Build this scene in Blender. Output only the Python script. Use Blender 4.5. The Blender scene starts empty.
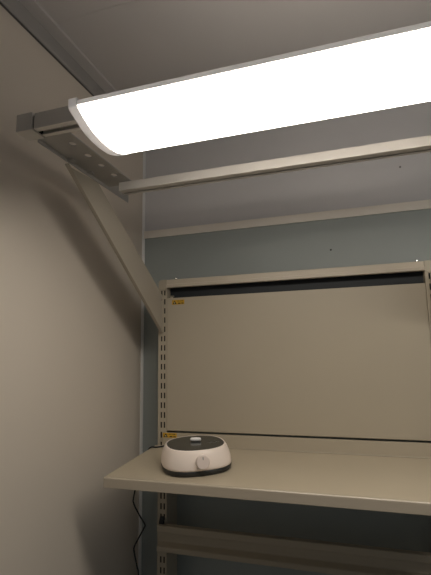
import bpy, bmesh, math, random
from mathutils import Vector, Matrix
random.seed(4)
C = bpy.context.scene.collection
PI = math.pi

# ------------------------------------------------------------------ materials
def mat(name, col, rough=.5, metal=0., var=.04, scale=6., bump=0., bscale=300., spec=.5, coat=0.):
    m = bpy.data.materials.new(name); m.use_nodes = True
    nt = m.node_tree; n = nt.nodes; l = nt.links
    b = n['Principled BSDF']
    b.inputs['Roughness'].default_value = rough
    b.inputs['Metallic'].default_value = metal
    b.inputs['Specular IOR Level'].default_value = spec
    b.inputs['Coat Weight'].default_value = coat
    tc = n.new('ShaderNodeTexCoord')
    nz = n.new('ShaderNodeTexNoise'); nz.inputs['Scale'].default_value = scale; nz.inputs['Detail'].default_value = 4
    l.new(tc.outputs['Object'], nz.inputs['Vector'])
    rp = n.new('ShaderNodeValToRGB')
    rp.color_ramp.elements[0].position = .3; rp.color_ramp.elements[1].position = .7
    rp.color_ramp.elements[0].color = [c*(1-var) for c in col]+[1]
    rp.color_ramp.elements[1].color = [min(1, c*(1+var)) for c in col]+[1]
    l.new(nz.outputs['Fac'], rp.inputs['Fac']); l.new(rp.outputs['Color'], b.inputs['Base Color'])
    if bump:
        n2 = n.new('ShaderNodeTexNoise'); n2.inputs['Scale'].default_value = bscale; n2.inputs['Detail'].default_value = 2
        l.new(tc.outputs['Object'], n2.inputs['Vector'])
        bp = n.new('ShaderNodeBump'); bp.inputs['Strength'].default_value = bump; bp.inputs['Distance'].default_value = .001
        l.new(n2.outputs['Fac'], bp.inputs['Height']); l.new(bp.outputs['Normal'], b.inputs['Normal'])
    return m

M = {}
M['white_wall'] = mat('white_wall_laminate', (.72, .645, .555), .5, var=.02, scale=2, bump=.05, bscale=120)
M['ceiling']    = mat('ceiling_panel', (.55, .525, .518), .55, var=.02, scale=2)
M['upper_wall'] = mat('upper_wall_panel', (.72, .71, .725), .55, var=.02, scale=2)
M['blue_wall']  = mat('blue_grey_wall', (.345, .38, .37), .5, var=.03, scale=3, bump=.05, bscale=150)
M['trim']       = mat('trim_paint', (.93, .87, .79), .45, var=.02)
M['corner']     = mat('corner_bead', (.88, .87, .85), .3, var=.02)
M['cornice']    = mat('cornice_metal', (.36, .345, .33), .45, var=.03)
M['floor']      = mat('floor_vinyl', (.26, .25, .235), .5, var=.08, scale=12)
M['beige']      = mat('beige_powder_coat', (.47, .412, .318), .42, var=.015, scale=5, bump=.12, bscale=700)
M['shelf']      = mat('shelf_laminate', (.49, .425, .32), .30, var=.02, scale=5, bump=.06, bscale=500)
M['brace']      = mat('brace_paint', (.42, .375, .305), .45, var=.015, bump=.1, bscale=700)
M['arm']        = mat('arm_grey_steel', (.40, .385, .365), .45, var=.02)
M['edge']       = mat('shelf_edge_band', (.49, .425, .335), .17, var=.02, scale=5, spec=.7)
M['beam']       = mat('light_beam_paint', (.58, .51, .41), .4, var=.015, scale=5, bump=.1, bscale=700)
M['alu']        = mat('grey_aluminium', (.69, .655, .61), .42, metal=.15, var=.02)
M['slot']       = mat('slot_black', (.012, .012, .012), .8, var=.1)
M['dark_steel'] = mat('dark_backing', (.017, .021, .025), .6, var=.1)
M['gap_shade']  = mat('grey_gap_shade', (.09, .085, .08), .7, var=.1)
M['chrome']     = mat('bright_zinc', (.85, .85, .85), .18, metal=1., var=.03)
M['lamp_white'] = mat('lamp_white_plastic', (.70, .69, .69), .4, var=.02)
M['yellow']     = mat('sticker_yellow', (.62, .36, .03), .45, var=.05, scale=60)
M['ink']        = mat('sticker_ink', (.02, .017, .01), .6, var=.1)
M['pale_ink']   = mat('sticker_pale_mark', (.75, .68, .45), .6, var=.05)
M['dev_white']  = mat('white_plastic', (.90, .79, .71), .32, var=.015, spec=.45)
M['knob']       = mat('knob_plastic', (.80, .69, .63), .3, var=.015)
M['dev_black']  = mat('black_glass_top', (.028, .031, .029), .16, var=.05, spec=.32)
M['dev_base']   = mat('black_rubber_base', (.022, .024, .024), .45, var=.05)
M['ptfe']       = mat('white_ptfe', (.93, .90, .88), .3, var=.01)
M['greyprint']  = mat('grey_print', (.16, .16, .15), .5, var=.05)
M['cable']      = mat('black_cable', (.012, .012, .012), .5, var=.1)
M['speck']      = mat('dark_screw', (.03, .028, .025), .5, var=.1)

lw = M['lamp_white'].node_tree; pb = lw.nodes['Principled BSDF']       # thin plastic lets a little lamp light through
tr = lw.nodes.new('ShaderNodeBsdfTranslucent'); tr.inputs['Color'].default_value = (.80, .80, .86, 1)
mx = lw.nodes.new('ShaderNodeMixShader'); mx.inputs['Fac'].default_value = .03
lw.links.new(pb.outputs[0], mx.inputs[1]); lw.links.new(tr.outputs[0], mx.inputs[2]); lw.links.new(mx.outputs[0], lw.nodes['Material Output'].inputs['Surface'])
LAMP = 9.0; UP = 8.0
dm = bpy.data.materials.new('lamp_diffuser'); dm.use_nodes = True
nt = dm.node_tree; b = nt.nodes['Principled BSDF']
b.inputs['Base Color'].default_value = (.8, .78, .72, 1); b.inputs['Roughness'].default_value = .35
b.inputs['Emission Color'].default_value = (1., .92, .81, 1); b.inputs['Emission Strength'].default_value = LAMP
tcn = nt.nodes.new('ShaderNodeTexCoord'); nzn = nt.nodes.new('ShaderNodeTexNoise'); nzn.inputs['Scale'].default_value = 2.
mr = nt.nodes.new('ShaderNodeMapRange'); mr.inputs['To Min'].default_value = LAMP*.96; mr.inputs['To Max'].default_value = LAMP*1.04
nt.links.new(tcn.outputs['Object'], nzn.inputs['Vector']); nt.links.new(nzn.outputs['Fac'], mr.inputs['Value'])
nt.links.new(mr.outputs['Result'], b.inputs['Emission Strength'])
M['diffuser'] = dm
um = dm.copy(); um.name = 'added_wash_strip'  # glow for the unseen wash strip added to the lamp
for nd in um.node_tree.nodes:
    if nd.type == 'MAP_RANGE': nd.inputs['To Min'].default_value = UP*.96; nd.inputs['To Max'].default_value = UP*1.04
M['added_wash'] = um

# ------------------------------------------------------------------ mesh tools
def bm_():
    return bmesh.new()

def box(bm, x0, x1, y0, y1, z0, z1):
    v = [bm.verts.new(p) for p in ((x0,y0,z0),(x1,y0,z0),(x1,y1,z0),(x0,y1,z0),(x0,y0,z1),(x1,y0,z1),(x1,y1,z1),(x0,y1,z1))]
    for f in ((3,2,1,0),(4,5,6,7),(0,1,5,4),(1,2,6,5),(2,3,7,6),(3,0,4,7)):
        bm.faces.new([v[i] for i in f])
    return v

def prism(bm, prof, a0, a1, axis='x', cap=True):
    """closed 2-D outline swept along an axis. axis x: prof=(y,z); y: (x,z); z: (x,y)"""
    def P(u, v, a):
        return {'x': (a, u, v), 'y': (u, a, v), 'z': (u, v, a)}[axis]
    A = [bm.verts.new(P(u, v, a0)) for u, v in prof]
    B = [bm.verts.new(P(u, v, a1)) for u, v in prof]
    n = len(prof)
    for i in range(n):
        j = (i+1) % n
        bm.faces.new((A[i], A[j], B[j], B[i]))
    if cap:
        bm.faces.new(A[::-1]); bm.faces.new(B)

def rings(bm, loops, cap0=True, cap1=True):
    R = [[bm.verts.new(p) for p in lp] for lp in loops]
    n = len(R[0])
    for a, b_ in zip(R[:-1], R[1:]):
        for i in range(n):
            j = (i+1) % n
            bm.faces.new((a[i], a[j], b_[j], b_[i]))
    if cap0: bm.faces.new(R[0][::-1])
    if cap1: bm.faces.new(R[-1])

def cyl(bm, c, d, r, h, seg=16, dome=0.):
    """cylinder from point c along direction d"""
    d = Vector(d).normalized(); q = d.to_track_quat('Z', 'Y')
    prof = [(r, 0), (r, h)]
    if dome:
        prof += [(r*.8, h+dome*.6), (r*.4, h+dome)]
    rings(bm, [[Vector(c)+q @ Vector((rr*math.cos(2*PI*i/seg), rr*math.sin(2*PI*i/seg), hh)) for i in range(seg)] for rr, hh in prof])

def tube(bm, pts, r, seg=10, sub=8):
    P = [Vector(p) for p in pts]
    fine = []
    for i in range(len(P)-1):
        p0 = P[max(i-1, 0)]; p1 = P[i]; p2 = P[i+1]; p3 = P[min(i+2, len(P)-1)]
        for k in range(sub):
            t = k/sub
            fine.append(.5*((2*p1)+(p2-p0)*t+(2*p0-5*p1+4*p2-p3)*t*t+(3*p1-p0-3*p2+p3)*t**3))
    fine.append(P[-1])
    loops = []; up = Vector((.31, .9, .2))
    for i, p in enumerate(fine):
        t = (fine[min(i+1, len(fine)-1)]-fine[max(i-1, 0)]).normalized()
        a = t.cross(up).normalized(); up = a.cross(t).normalized()
        loops.append([p+r*(a*math.cos(2*PI*k/seg)+up*math.sin(2*PI*k/seg)) for k in range(seg)])
    rings(bm, loops)

def obj(name, bm, m, parent=None, bevel=0., seg=2, smooth=False, solid=0., loc=None):
    bmesh.ops.recalc_face_normals(bm, faces=bm.faces[:])
    me = bpy.data.meshes.new(name); bm.to_mesh(me); bm.free()
    ms = m if isinstance(m, (list, tuple)) else [m]
    for k in ms: me.materials.append(k)
    o = bpy.data.objects.new(name, me); C.objects.link(o)
    if parent is not None: o.parent = parent
    if loc is not None: o.location = loc
    if smooth:
        for p in me.polygons: p.use_smooth = True
    if solid:
        s = o.modifiers.new('thickness', 'SOLIDIFY'); s.thickness = solid; s.offset = 0
    if bevel:
        w = o.modifiers.new('bevel', 'BEVEL'); w.width = bevel; w.segments = seg; w.limit_method = 'ANGLE'; w.angle_limit = math.radians(35)
        w.harden_normals = False
    return o

def shift(bm, v):
    bmesh.ops.translate(bm, verts=bm.verts[:], vec=Vector(v)); return bm

def thing(name, label, cat, loc=(0, 0, 0), group=None):
    o = bpy.data.objects.new(name, None); C.objects.link(o); o.location = loc; o.empty_display_size = .05
    return tag(o, label, cat, group)

def tag(o, label, cat, group=None):
    o['label'] = label; o['category'] = cat
    if group: o['group'] = group
    return o

def struct(name, bm, m, **k):
    o = obj(name, bm, m, **k); o['kind'] = 'structure'; return o

# ------------------------------------------------------------------ room shell
WX, WY, HZ = -.145, .12, 2.45          # left wall face, back wall face, ceiling
RX, FY = 3.2, -3.6
b = bm_(); box(b, WX-.1, RX+.1, FY-.1, WY+.1, -.1, 0); struct('floor', b, M['floor'])
b = bm_()                                # ceiling panels, shadow joint between them
for y0, y1 in ((FY-.1, -1.7255), (-1.7245, -.5262), (-.5252, WY+.1)):
    box(b, WX-.1, RX+.1, y0, y1, HZ, HZ+.09)
box(b, WX-.1, RX+.1, FY-.1, WY+.1, HZ+.0008, HZ+.1)
struct('ceiling', b, M['ceiling'])
b = bm_(); box(b, WX-.1, WX, FY-.1, WY+.1, 0, HZ); struct('wall_left', b, M['white_wall'])
b = bm_()                                # back wall: blue-grey below the trim, pale panel above
box(b, WX, RX, WY, WY+.1, 0, 1.998)
n0 = len(b.faces)
box(b, WX, RX, WY, WY+.1, 1.998, HZ)
b.faces.ensure_lookup_table()
for f in b.faces[n0:]: f.material_index = 1
wall_back = struct('wall_back', b, [M['blue_wall'], M['upper_wall']])
b = bm_(); box(b, WX+.004, RX, WY-.006, WY, 1.983, 2.014); struct('trim_1', b, M['trim'], bevel=.001)
b = bm_(); prism(b, [(WX, WY), (WX, WY-.010), (WX+.003, WY-.010), (WX+.008, WY-.004), (WX+.008, WY)], 0, HZ, 'z'); struct('trim_2', b, M['corner'])
b = bm_()                                # cornice: wall leg and ceiling leg; the groove below is only a dark strip
prism(b, [(WX, 2.395), (WX+.006, 2.395), (WX+.009, 2.402), (WX+.009, HZ), (WX, HZ)], FY, WY, 'y')
struct('trim_3', b, M['cornice'])
b = bm_(); prism(b, [(WX+.009, HZ-.006), (WX+.046, HZ-.006), (WX+.048, HZ), (WX+.009, HZ)], FY, WY, 'y'); struct('trim_4', b, M['ceiling'])
b = bm_(); box(b, WX, WX+.003, FY, WY-.001, 2.391, 2.395); struct('gap_shade_strip', b, M['gap_shade'])  # dark strip painted in as the shaded gap under the cornice
for (x, z), lb in (((.604, 1.869), 'tiny dark screw head in the blue-grey wall above the metal beam'),
                   ((.856, 2.146), 'tiny dark screw head in the pale upper wall beside the mounting rail')):
    b = bm_(); cyl(b, (0, 0, 0), (0, -1, 0), .0032, .002, 12, .001)
    obj('screw', b, M['speck'], wall_back, loc=(x, WY, z))['label'] = lb

# ------------------------------------------------------------------ bench frame
PX = (0., .9)
frame = thing('bench_frame', 'beige metal bench frame of slotted uprights, top beam and lower rail', 'bench frame', (.45, .045, 0))
FO = Vector((-.45, -.045, 0))
HW, DP, PT = .0166, .090, 1.744

def slotted(bm, x):
    xs = [-HW, -.0069, -.0015, .0051, .0105, HW]
    zs = [0.]
    z = 1.3289-.010-.0336*38
    while z+.02 < PT-.0015:
        zs += [z, z+.020]; z += .0336
    zs.append(PT)
    g = {}
    def v(i, k):
        if (i, k) not in g: g[(i, k)] = bm.verts.new((x+xs[i], 0, zs[k]))
        return g[(i, k)]
    for k in range(len(zs)-1):
        slot_row = k % 2 == 1
        for i in range(5):
            if slot_row and i in (1, 3): continue
            bm.faces.new((v(i, k), v(i+1, k), v(i+1, k+1), v(i, k+1)))

for px in PX:
    b = bm_(); slotted(b, px)
    # folded side walls and back of the post
    e = [(px-HW, 0), (px-HW, DP), (px+HW, DP), (px+HW, 0)]
    for (xa, ya), (xb, yb) in zip(e[:-1], e[1:]):
        vs = [b.verts.new((xa, ya, 0)), b.verts.new((xb, yb, 0)), b.verts.new((xb, yb, PT)), b.verts.new((xa, ya, PT))]
        b.faces.new(vs)
    bmesh.ops.remove_doubles(b, verts=b.verts[:], dist=1e-5)
    up = obj('upright', shift(b, FO), M['beige'], frame, solid=.0016)
    b = bm_(); box(b, px-.0135, px+.0135, .0035, .0045, .01, PT-.003); obj('slot_shade', shift(b, FO), M['slot'], up)  # black plate in the hollow post paints the shade behind its slots
    s = -1 if px < .1 else 1
    b = bm_()
    prof = [(px-HW, PT), (px+HW, PT), (px+HW, 1.7805)] + [(px-HW+.012*(1-math.sin(t)), 1.7685+.012*math.cos(t)) for t in [k*PI/12 for k in range(0, 7)]]
    if s > 0: prof = [(2*px-x, z) for x, z in prof][::-1]
    prism(b, prof, -.003, DP+.002, 'y'); obj('post_cap', shift(b, FO), M['beige'], up, bevel=.0012)
    b = bm_(); box(b, px-.03, px+.03, -.05, .115, 0, .012); obj('foot_plate', shift(b, FO), M['beige'], up, bevel=.002)

# top beam: stepped channel
b = bm_()
prism(b, [(-.003, 1.7620), (-.003, 1.7770), (.000, 1.7800), (.070, 1.7800), (.070, 1.7780), (.002, 1.7780), (.000, 1.7765),
          (-.001, 1.7608), (-.006, 1.7590), (-.006, 1.7515), (.010, 1.7515), (.010, 1.7495), (-.008, 1.7495), (-.008, 1.7605)], .0172, .8828)
beam = obj('top_beam', shift(b, FO), M['beam'], frame, bevel=.0006)
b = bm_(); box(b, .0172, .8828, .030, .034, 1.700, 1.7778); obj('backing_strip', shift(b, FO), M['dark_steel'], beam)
for x in (.0475, .8655):
    b = bm_(); cyl(b, (x, .012, 1.780), (0, 0, 1), .0034, .0062, 16, .002)
    bo = obj('bolt', shift(b, FO), M['chrome'], beam)
    b = bm_(); cyl(b, (x, .012, 1.780), (0, 0, 1), .0060, .0024, 16)
    obj('washer', shift(b, FO), M['dark_steel'], beam)

# lower rail: hat section in front of the uprights
b = bm_()
prism(b, [(-.0020, .936), (-.0020, .940), (-.022, .940), (-.024, .938), (-.024, .9205), (-.022, .9185), (-.008, .9175), (-.0065, .915), (-.0065, .888), (-.008, .885),
          (-.024, .876), (-.026, .873), (-.026, .861), (-.024, .859), (-.0020, .859), (-.0020, .863), (-.022, .863), (-.022, .872), (-.0035, .8835), (-.0035, .918), (-.005, .9215), (-.020, .9215), (-.020, .936)], -.0075, .9075)
rail = obj('lower_rail', shift(b, FO), M['beige'], frame, bevel=.0008)
for px in PX:
    b = bm_(); prism(b, [(-.0005, .940), (-.0005, .962), (-.006, .962), (-.014, .945), (-.014, .940)], px-.006, px+.009)
    obj('rail_hook', shift(b, FO), M['dark_steel'], rail, bevel=.0008)
# ------------------------------------------------------------------ back panel between the posts
def sticker(parent, off, x0, x1, z0, z1, y):
    """yellow static-warning sticker: triangle pictogram and two lines of lettering"""
    b = bm_(); box(b, x0, x1, y-.0006, y, z0, z1)
    st = obj('warning_sticker', shift(b, off), M['yellow'], parent); st['label'] = 'yellow warning sticker with black triangle'
    w = x1-x0; h = z1-z0; yy = y-.0006
    b = bm_()
    cx = x0+.22*w
    prism(b, [(cx-.15*w, z0+.12*h), (cx+.15*w, z0+.12*h), (cx, z0+.90*h)], yy-.0003, yy, 'y')
    obj('triangle_pictogram', shift(b, off), M['ink'], st)
    b = bm_(); prism(b, [(cx-.035*w, z0+.25*h), (cx+.035*w, z0+.25*h), (cx+.02*w, z0+.52*h), (cx-.02*w, z0+.52*h)], yy-.0005, yy-.0003, 'y')
    obj('pictogram_mark', shift(b, off), M['pale_ink'], st)
    b = bm_()
    for u0, u1, v0, v1 in ((.50, .68, .14, .36), (.72, .78, .2, .36), (.80, .94, .14, .36),
                           (.45, .58, .68, .80), (.64, .70, .66, .80), (.76, .90, .66, .80)):
        box(b, x0+u0*w, x0+u1*w, yy-.0003, yy, z0+v0*h, z0+v1*h)
    obj('lettering', shift(b, off), M['ink'], st)

b = bm_(); box(b, .0030, .8970, -.0065, -.0006, 1.176, 1.2375)
prism(b, [(-.0060, 1.1975), (-.0085, 1.1972), (-.0092, 1.1960), (-.0092, 1.1955), (-.0060, 1.1957)], .0030, .8970)
ups = obj('upstand_rail', shift(b, FO), M['beige'], frame, bevel=.0008)
sticker(ups, FO, .0050, .0570, 1.2205, 1.2365, -.0065)
panel = thing('back_panel', 'large plain beige metal panel hung between the slotted uprights, yellow sticker in its corner', 'panel', (.45, .01, 1.2435))
PO = Vector((-.45, -.01, -1.2435))
b = bm_(); box(b, .0180, .8820, -.003, .016, 1.2435, 1.7107); obj('board', shift(b, PO), M['beige'], panel, bevel=.0015)
for x in (.026,):
    b = bm_(); box(b, x, x+.010, .010, .013, 1.7107, 1.722); box(b, x, x+.010, .010, .022, 1.719, 1.722)
    obj('hook', shift(b, PO), M['beige'], panel)
sticker(panel, PO, .038, .086, 1.6855, 1.7025, -.003)

# ------------------------------------------------------------------ shelf
TILT = .0617
ST = lambda y: 1.1955+TILT*y
shelf = thing('shelf', 'long beige laminate shelf with folded front lip, holding the white device', 'shelf', (.45, -.17, 1.18))
SO = Vector((-.45, .17, -1.18))
SX0, SX1, SY0, SY1 = -.020, .920, -.342, -.0096
b = bm_()
L = .0275
ye = SY0+.006
prism(b, [(ye, ST(ye)), (SY1, ST(SY1)), (SY1, ST(SY1)-.020), (SY1-.002, ST(SY1)-.020), (SY1-.002, ST(SY1-.002)-.018), (SY0+.018, ST(SY0+.018)-.018),
          (SY0+.018, ST(SY0)-L), (ye, ST(SY0)-L)], SX0, SX1)
obj('shelf_board', shift(b, SO), M['shelf'], shelf)
b = bm_()
rr = .0045
prism(b, [(ye, ST(ye)-.00005)]+[(SY0+rr-rr*math.sin(t), ST(SY0)-rr+rr*math.cos(t)) for t in [k*PI/16 for k in range(9)]]+[(SY0, ST(SY0)-L+.001), (SY0+.001, ST(SY0)-L), (ye, ST(SY0)-L)], SX0-.0005, SX1+.0005)
obj('edge_band', shift(b, SO), M['edge'], shelf)

# ------------------------------------------------------------------ lamp gantry
AX0, AX1, AZ = -.006, .080, 2.000
def bracket(px, label):
    t = thing('lamp_bracket', label, 'bracket', (px, 0, 1.58), 'diagonal lamp brackets on the uprights')
    o = Vector((0, 0, -1.58))
    # arm: open channel with a drilled bottom flange
    b = bm_()
    holes = [(.054, y) for y in (-.633, -.570, -.510, -.446)]
    ys = [-.680]
    for hx, hy in sorted(holes, key=lambda q: q[1]): ys += [hy-.012, hy+.012]
    ys.append(-.378)
    xs = [AX0, .042, .066, AX1]
    for k in range(len(ys)-1):
        for i in range(3):
            x0, x1, y0, y1 = xs[i], xs[i+1], ys[k], ys[k+1]
            if i == 1 and k % 2 == 1:
                cx, cy = (x0+x1)/2, (y0+y1)/2
                N = 24; inner = []; outer = []
                for q in range(N):
                    a = 2*PI*q/N; c, s = math.cos(a), math.sin(a); m_ = max(abs(c), abs(s))
                    inner.append(b.verts.new((cx+.0080*c, cy+.0100*s, AZ)))
                    outer.append(b.verts.new((cx+.012*c/m_, cy+.012*s/m_, AZ)))
                for q in range(N):
                    r = (q+1) % N; b.faces.new((outer[q], outer[r], inner[r], inner[q]))
            else:
                b.faces.new([b.verts.new(p) for p in ((x0, y0, AZ), (x1, y0, AZ), (x1, y1, AZ), (x0, y1, AZ))])
    bmesh.ops.remove_doubles(b, verts=b.verts[:], dist=1e-5)
    flange = b
    arm = obj('arm', shift(flange, o), M['arm'], t, solid=.0022)
    b = bm_()
    box(b, AX0, AX0+.003, -.680, -.262, 1.9905, 2.034)
    box(b, AX0, AX1, -.6795, -.677, 1.9989, 2.034)
    obj('web', shift(b, o), M['arm'], arm, bevel=.0006)
    for y in (-.568, -.4845):
        b = bm_(); box(b, AX0+.004, AX0+.018, y-.006, y+.006, 1.9945, 1.999)
        obj('clip', shift(b, o), M['arm'], arm, bevel=.001)
    # diagonal brace: flat plate with a lip folded along its lower edge
    b = bm_()
    up = [(-.585, 1.979), (-.440, 1.988), (-.0010, 1.7220), (-.0010, 1.583), (-.012, 1.583)]
    prism(b, up, -.0032, -.0008)
    A, B = Vector((0, -.585, 1.979)), Vector((0, -.012, 1.583))
    d = (B-A).normalized(); nrm = Vector((0, -d.z, d.y)); 
    if nrm.z < 0: nrm = -nrm
    q = [(A.y, A.z), (B.y, B.z), ((B+nrm*.0022).y, (B+nrm*.0022).z), ((A+nrm*.0022).y, (A+nrm*.0022).z)]
    prism(b, q, -.0030, .0085)
    br = obj('brace', shift(b, o), M['brace'], t, bevel=.0006)
    b = bm_(); box(b, -.0110, .0030, -.0024, -.0012, 1.572, 1.600); obj('foot_tab', shift(b, o), M['beige'], br)
    for z, y in ((1.705, -.006), (1.592, -.0024)):
        b = bm_(); cyl(b, (-.0032, y, z) if z < 1.6 else (-.0008, -.012, z), (0, -1, 0) if z < 1.6 else (1, 0, 0), .0034, .0015, 14, .0012)
        obj('screw', shift(b, o), M['speck'] if z < 1.6 else M['chrome'], br)
    b = bm_(); cyl(b, (-.0008, -.573, 1.9795), (1, 0, 0), .003, .0015, 12, .001); obj('screw', shift(b, o), M['dark_steel'], br)
    return t
bracket(0., 'diagonal grey lamp bracket on the left slotted upright, near the white wall')
bracket(.9, 'diagonal grey lamp bracket on the right slotted upright at the right edge')

def rail_thing(label, x0, x1, y0, y1, z0, z1, slot, cap):
    t = thing('mounting_rail', label, 'rail', ((x0+x1)/2, (y0+y1)/2, z0), 'aluminium mounting rails')
    o = Vector((-(x0+x1)/2, -(y0+y1)/2, -z0))
    s0, s1 = slot
    b = bm_()
    prism(b, [(y0, z0), (s0, z0), (s0, z0+.004), (s0-.003, z0+.004), (s0-.003, z0+.011), (s1+.003, z0+.011), (s1+.003, z0+.004), (s1, z0+.004), (s1, z0),
              (y1, z0), (y1, z1), (y0, z1)], x0, x1)
    p = obj('profile', shift(b, o), M['alu'], t, bevel=.0012)
    b = bm_(); box(b, x0+.002, x1-.002, s0+.0002, s1-.0002, z0+.0095, z0+.0108); obj('slot_insert', shift(b, o), M['slot'], p)
    if cap:
        b = bm_(); box(b, x0-.046, x0-.0045, y0-.002, y1+.002, z0-.001, z1+.003)
        c = obj('end_cap', shift(b, o), M['alu'], t, bevel=.0015)
        b = bm_(); box(b, x0-.0045, x0, y0+.004, y1-.004, z0+.004, z1-.004); obj('cap_plug', shift(b, o), M['slot'], c)
    else:
        b = bm_(); box(b, x0-.003, x0, y0, y1, z0, z1); obj('end_cap', shift(b, o), M['alu'], t, bevel=.001)
    return t
rail_thing('square grey mounting rail above the glowing lamp, block end cap at its left end', .0160, 1.02, -.720, -.681, 1.9985, 2.0365, (-.706, -.692), True)
rail_thing('long grey mounting rail behind the lamp, in front of the upper wall', .0450, 1.02, -.4000, -.3630, 1.9725, 1.9980, (-.380, -.371), False)

# ------------------------------------------------------------------ lamp
LC = -.7045; LX0, LX1 = .170, 1.400
lamp = thing('linear_lamp', 'long glowing white strip lamp with a bulging diffuser under the front rail', 'lamp', ((LX0+LX1)/2, LC, 1.934))
LO = Vector((-(LX0+LX1)/2, -LC, -1.934))
half = [(.1000, 1.9690), (.0970, 1.9655), (.0890, 1.9615), (.0780, 1.9558), (.0640, 1.9495), (.0500, 1.9445), (.0340, 1.9407), (.0170, 1.9388), (0, 1.9382)]
def dense(h):
    out = []
    for (a, b2), (c, d) in zip(h[:-1], h[1:]): out += [(a, b2), ((a+c)/2, (b2+d)/2)]
    return out+[h[-1]]
hd = dense(half)
def outline(grow, top):
    pts = [(LC-u-(grow if u > .03 else 0), v-(grow*.8)) for u, v in hd]
    pts += [(LC+u+(grow if u > .03 else 0), v-(grow*.8)) for u, v in hd[::-1][1:]]
    return pts+[(LC+.1000+grow, top), (LC-.1000-grow, top)]
b = bm_(); prism(b, outline(0, 1.9694)[:-2]+[(LC+.1, 1.9694), (LC+.0985, 1.9696), (LC+.0985, 1.9765), (LC-.0985, 1.9765), (LC-.0985, 1.9696), (LC-.1, 1.9694)], LX0+.004, LX1-.004)
df = obj('diffuser', shift(b, LO), M['diffuser'], lamp, smooth=False)
b = bm_(); prism(b, [(LC-.1015, 1.9700), (LC+.1015, 1.9700), (LC+.1015, 1.9790), (LC+.099, 1.9805), (LC-.099, 1.9805), (LC-.1015, 1.9790)], LX0+.018, LX1-.018)
hs = obj('housing', shift(b, LO), M['lamp_white'], lamp, bevel=.0008)
for x in (.40, 1.00):
    b = bm_(); box(b, x, x+.05, LC-.014, LC+.022, 1.9805, 1.9985); obj('mounting_clip', shift(b, LO), M['chrome'], hs)
b = bm_(); prism(b, [(LC+.034, 1.9806), (LC+.100, 1.9806), (LC+.100, 1.9820), (LC+.094, 1.9984), (LC+.034, 1.9984)], LX0+.22, LX1-.03)   # unseen glowing strip added to the lamp's back to light ceiling and upper wall
obj('added_wash_strip', shift(b, LO), M['added_wash'], lamp)
for xa, xb in ((LX0, LX0+.0195), (LX1-.0195, LX1)):
    b = bm_(); prism(b, outline(.0022, 1.9850), xa, xb); obj('end_cap', shift(b, LO), M['lamp_white'], lamp, bevel=.0018, seg=3)

# ------------------------------------------------------------------ magnetic stirrer on the shelf
DX, DY = .198, -.199
DZ = ST(DY)
dev = thing('magnetic_stirrer', 'white round-cornered magnetic stirrer with dark top plate and front knob, on the shelf', 'lab stirrer', (DX, DY, DZ))
dev.rotation_euler = (math.atan(TILT), 0, 0)
YAW = math.radians(31)
def sq(rx, ry, z, n=72, e=2.7, dy=0.):
    out = []; rx *= .965; ry *= .965
    z = z if z < .0149 else .0149+(z-.0149)*.88
    for i in range(n):
        a = 2*PI*i/n; c, s = math.cos(a), math.sin(a)
        x = rx*math.copysign(abs(c)**(2/e), c); y = ry*math.copysign(abs(s)**(2/e), s)+dy
        out.append(Vector((x*math.cos(YAW)-y*math.sin(YAW), x*math.sin(YAW)+y*math.cos(YAW), z)))
    return out
b = bm_()
rings(b, [sq(.098, .098, 0), sq(.1015, .1015, .002), sq(.1035, .1035, .009), sq(.1035, .1035, .0135), sq(.1015, .1015, .0148)])
obj('base', b, M['dev_base'], dev, smooth=True)
b = bm_()
prof = [(.1015, .0148), (.1035, .0156), (.1040, .020), (.1035, .028), (.1018, .038), (.0990, .049), (.0955, .060), (.0915, .0690), (.0895, .0718), (.0875, .0728), (.0858, .0724), (.0850, .0714)]
rings(b, [sq(r, r, z, e=2.7-.35*(z-.0148)/.058) for r, z in prof])
bd = obj('body', b, M['dev_white'], dev, smooth=True)
b = bm_(); rings(b, [sq(.0856, .0856, .0700, e=2.35), sq(.0856, .0856, .0722, e=2.35), sq(.0846, .0846, .0727, e=2.35)]); obj('top_plate', b, M['dev_black'], dev)
fd = Vector((math.sin(YAW), -math.cos(YAW), 0))
fx = Vector((math.cos(YAW), math.sin(YAW), 0))
b = bm_()
kc = fd*.0950+Vector((0, 0, .0375)); kd = (fd+Vector((0, 0, .17))).normalized()
q = kd.to_track_quat('Z', 'Y')
def kr(r, h): return [kc+q @ Vector((r*math.cos(2*PI*i/40), r*math.sin(2*PI*i/40), h)) for i in range(40)]
rings(b, [kr(.0188, -.004), kr(.0188, .012), kr(.0178, .0142), kr(.0160, .0150)])
kn = obj('knob', b, M['knob'], dev, smooth=False, bevel=.0004)
b = bm_()
w0 = [kc+q @ Vector((x, y, .0151)) for x, y in ((-.0009, .006), (.0009, .006), (.0009, .014), (-.0009, .014))]
w1 = [kc+q @ Vector((x, y, .0147)) for x, y in ((-.0009, .006), (.0009, .006), (.0009, .014), (-.0009, .014))]
rings(b, [w1, w0]); obj('pointer_mark', b, M['greyprint'], kn)
b = bm_()                                # faint script print on the plate
for k in range(7):
    c = fx*(.034+.0052*k)+fd*(.018+.003*math.sin(k*2.1))+Vector((0, 0, .0659))
    a = fx*.0019; d = fd*(.0016+.0008*(k % 3))
    rings(b, [[c-a-d, c+a-d, c+a+d, c-a+d], [p+Vector((0, 0, .0002)) for p in (c-a-d, c+a-d, c+a+d, c-a+d)]])
obj('print', b, M['greyprint'], dev)

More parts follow.
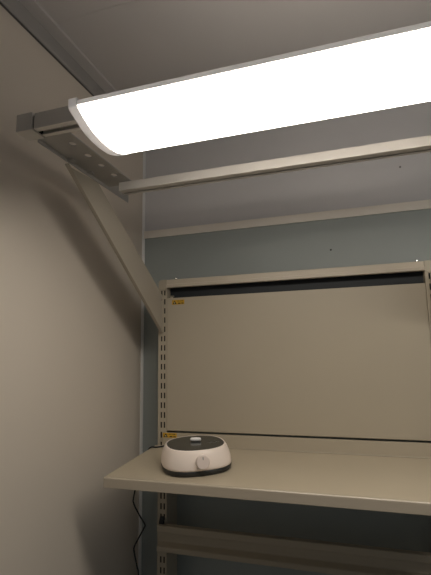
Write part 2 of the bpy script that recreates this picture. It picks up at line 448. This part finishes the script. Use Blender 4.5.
# stir bar: white capsule lying on the plate
b = bm_()
rb, lb2 = .0052, .0165
loops = []
for k in range(-6, 7):
    t = k/6*PI/2
    loops.append((math.sin(t)*rb+(lb2-rb)*(1 if k > 0 else -1 if k < 0 else 0), math.cos(t)*rb))
loops.insert(6, (-(lb2-rb), rb)); loops[7] = (0, rb*1.12); loops.insert(8, ((lb2-rb), rb))
rings(b, [[Vector((u, r*math.cos(2*PI*i/20), r*math.sin(2*PI*i/20))) for i in range(20)] for u, r in loops])
bmesh.ops.remove_doubles(b, verts=b.verts[:], dist=1e-6)
sb = obj('stir_bar', b, M['ptfe'], smooth=True)
Rm = Matrix.Rotation(math.atan(TILT), 4, 'X')
sb.location = Vector((DX, DY, DZ))+Rm @ Vector((-.003, .012, .0659+rb*1.12)); sb.rotation_euler = (math.atan(TILT), 0, math.radians(14))
tag(sb, 'small white capsule stir bar lying on the dark top of the stirrer', 'stir bar')

# power cable
b = bm_()
cr = .0026
pts = [(.150, -.090, ST(-.09)+.012), (.120, -.040, ST(-.04)+cr+.002), (.07, -.016, ST(-.016)+cr+.0003), (.03, -.022, ST(-.022)+cr+.0003), (.0, -.045, ST(-.045)+cr+.0003),
       (-.018, -.052, ST(-.052)+cr+.0008), (-.034, -.046, 1.180), (-.060, -.034, 1.130), (-.087, -.022, 1.065), (-.099, -.02, 1.018), (-.098, -.02, 1.000), (-.078, -.02, .967), (-.0560, -.02, .938),
       (-.058, -.02, .925), (-.080, -.02, .888), (-.0945, -.02, .860), (-.093, -.02, .842), (-.082, -.02, .800), (-.0768, -.02, .770), (-.078, -.02, .6), (-.08, -.02, .3), (-.078, -.03, .03), (-.05, -.08, cr), (.03, -.14, cr)]
tube(b, pts, cr)
tag(obj('power_cable', b, M['cable'], smooth=True), 'thin black power cable hanging kinked off the left end of the shelf', 'cable')

# ------------------------------------------------------------------ light of the rest of the room
w = bpy.data.worlds.new('world'); bpy.context.scene.world = w; w.use_nodes = True
w.node_tree.nodes['Background'].inputs['Color'].default_value = (.92, 1., 1.06, 1); w.node_tree.nodes['Background'].inputs['Strength'].default_value = .10

# ------------------------------------------------------------------ camera
yaw, pitch, roll = math.radians(17.37343983), math.radians(9.05868502), math.radians(-.92589332)
fwd = Vector((-math.sin(yaw)*math.cos(pitch), math.cos(yaw)*math.cos(pitch), math.sin(pitch)))
right = Vector((math.cos(yaw), math.sin(yaw), 0)); up = right.cross(fwd)
r = right*math.cos(roll)+up*math.sin(roll); u = -right*math.sin(roll)+up*math.cos(roll)
cam = bpy.data.cameras.new('camera'); co = bpy.data.objects.new('camera', cam); C.objects.link(co)
co.matrix_world = Matrix(((r.x, u.x, -fwd.x, .65278), (r.y, u.y, -fwd.y, -1.4334), (r.z, u.z, -fwd.z, 1.5), (0, 0, 0, 1)))
cam.sensor_width = 36; cam.sensor_fit = 'AUTO'; cam.lens = 426.911/575*36; cam.clip_start = .01
sc = bpy.context.scene; sc.camera = co
sc.view_settings.view_transform = 'Standard'; sc.view_settings.look = 'None'; sc.view_settings.gamma = 1; sc.view_settings.exposure = 0
sc.view_settings.use_curve_mapping = False
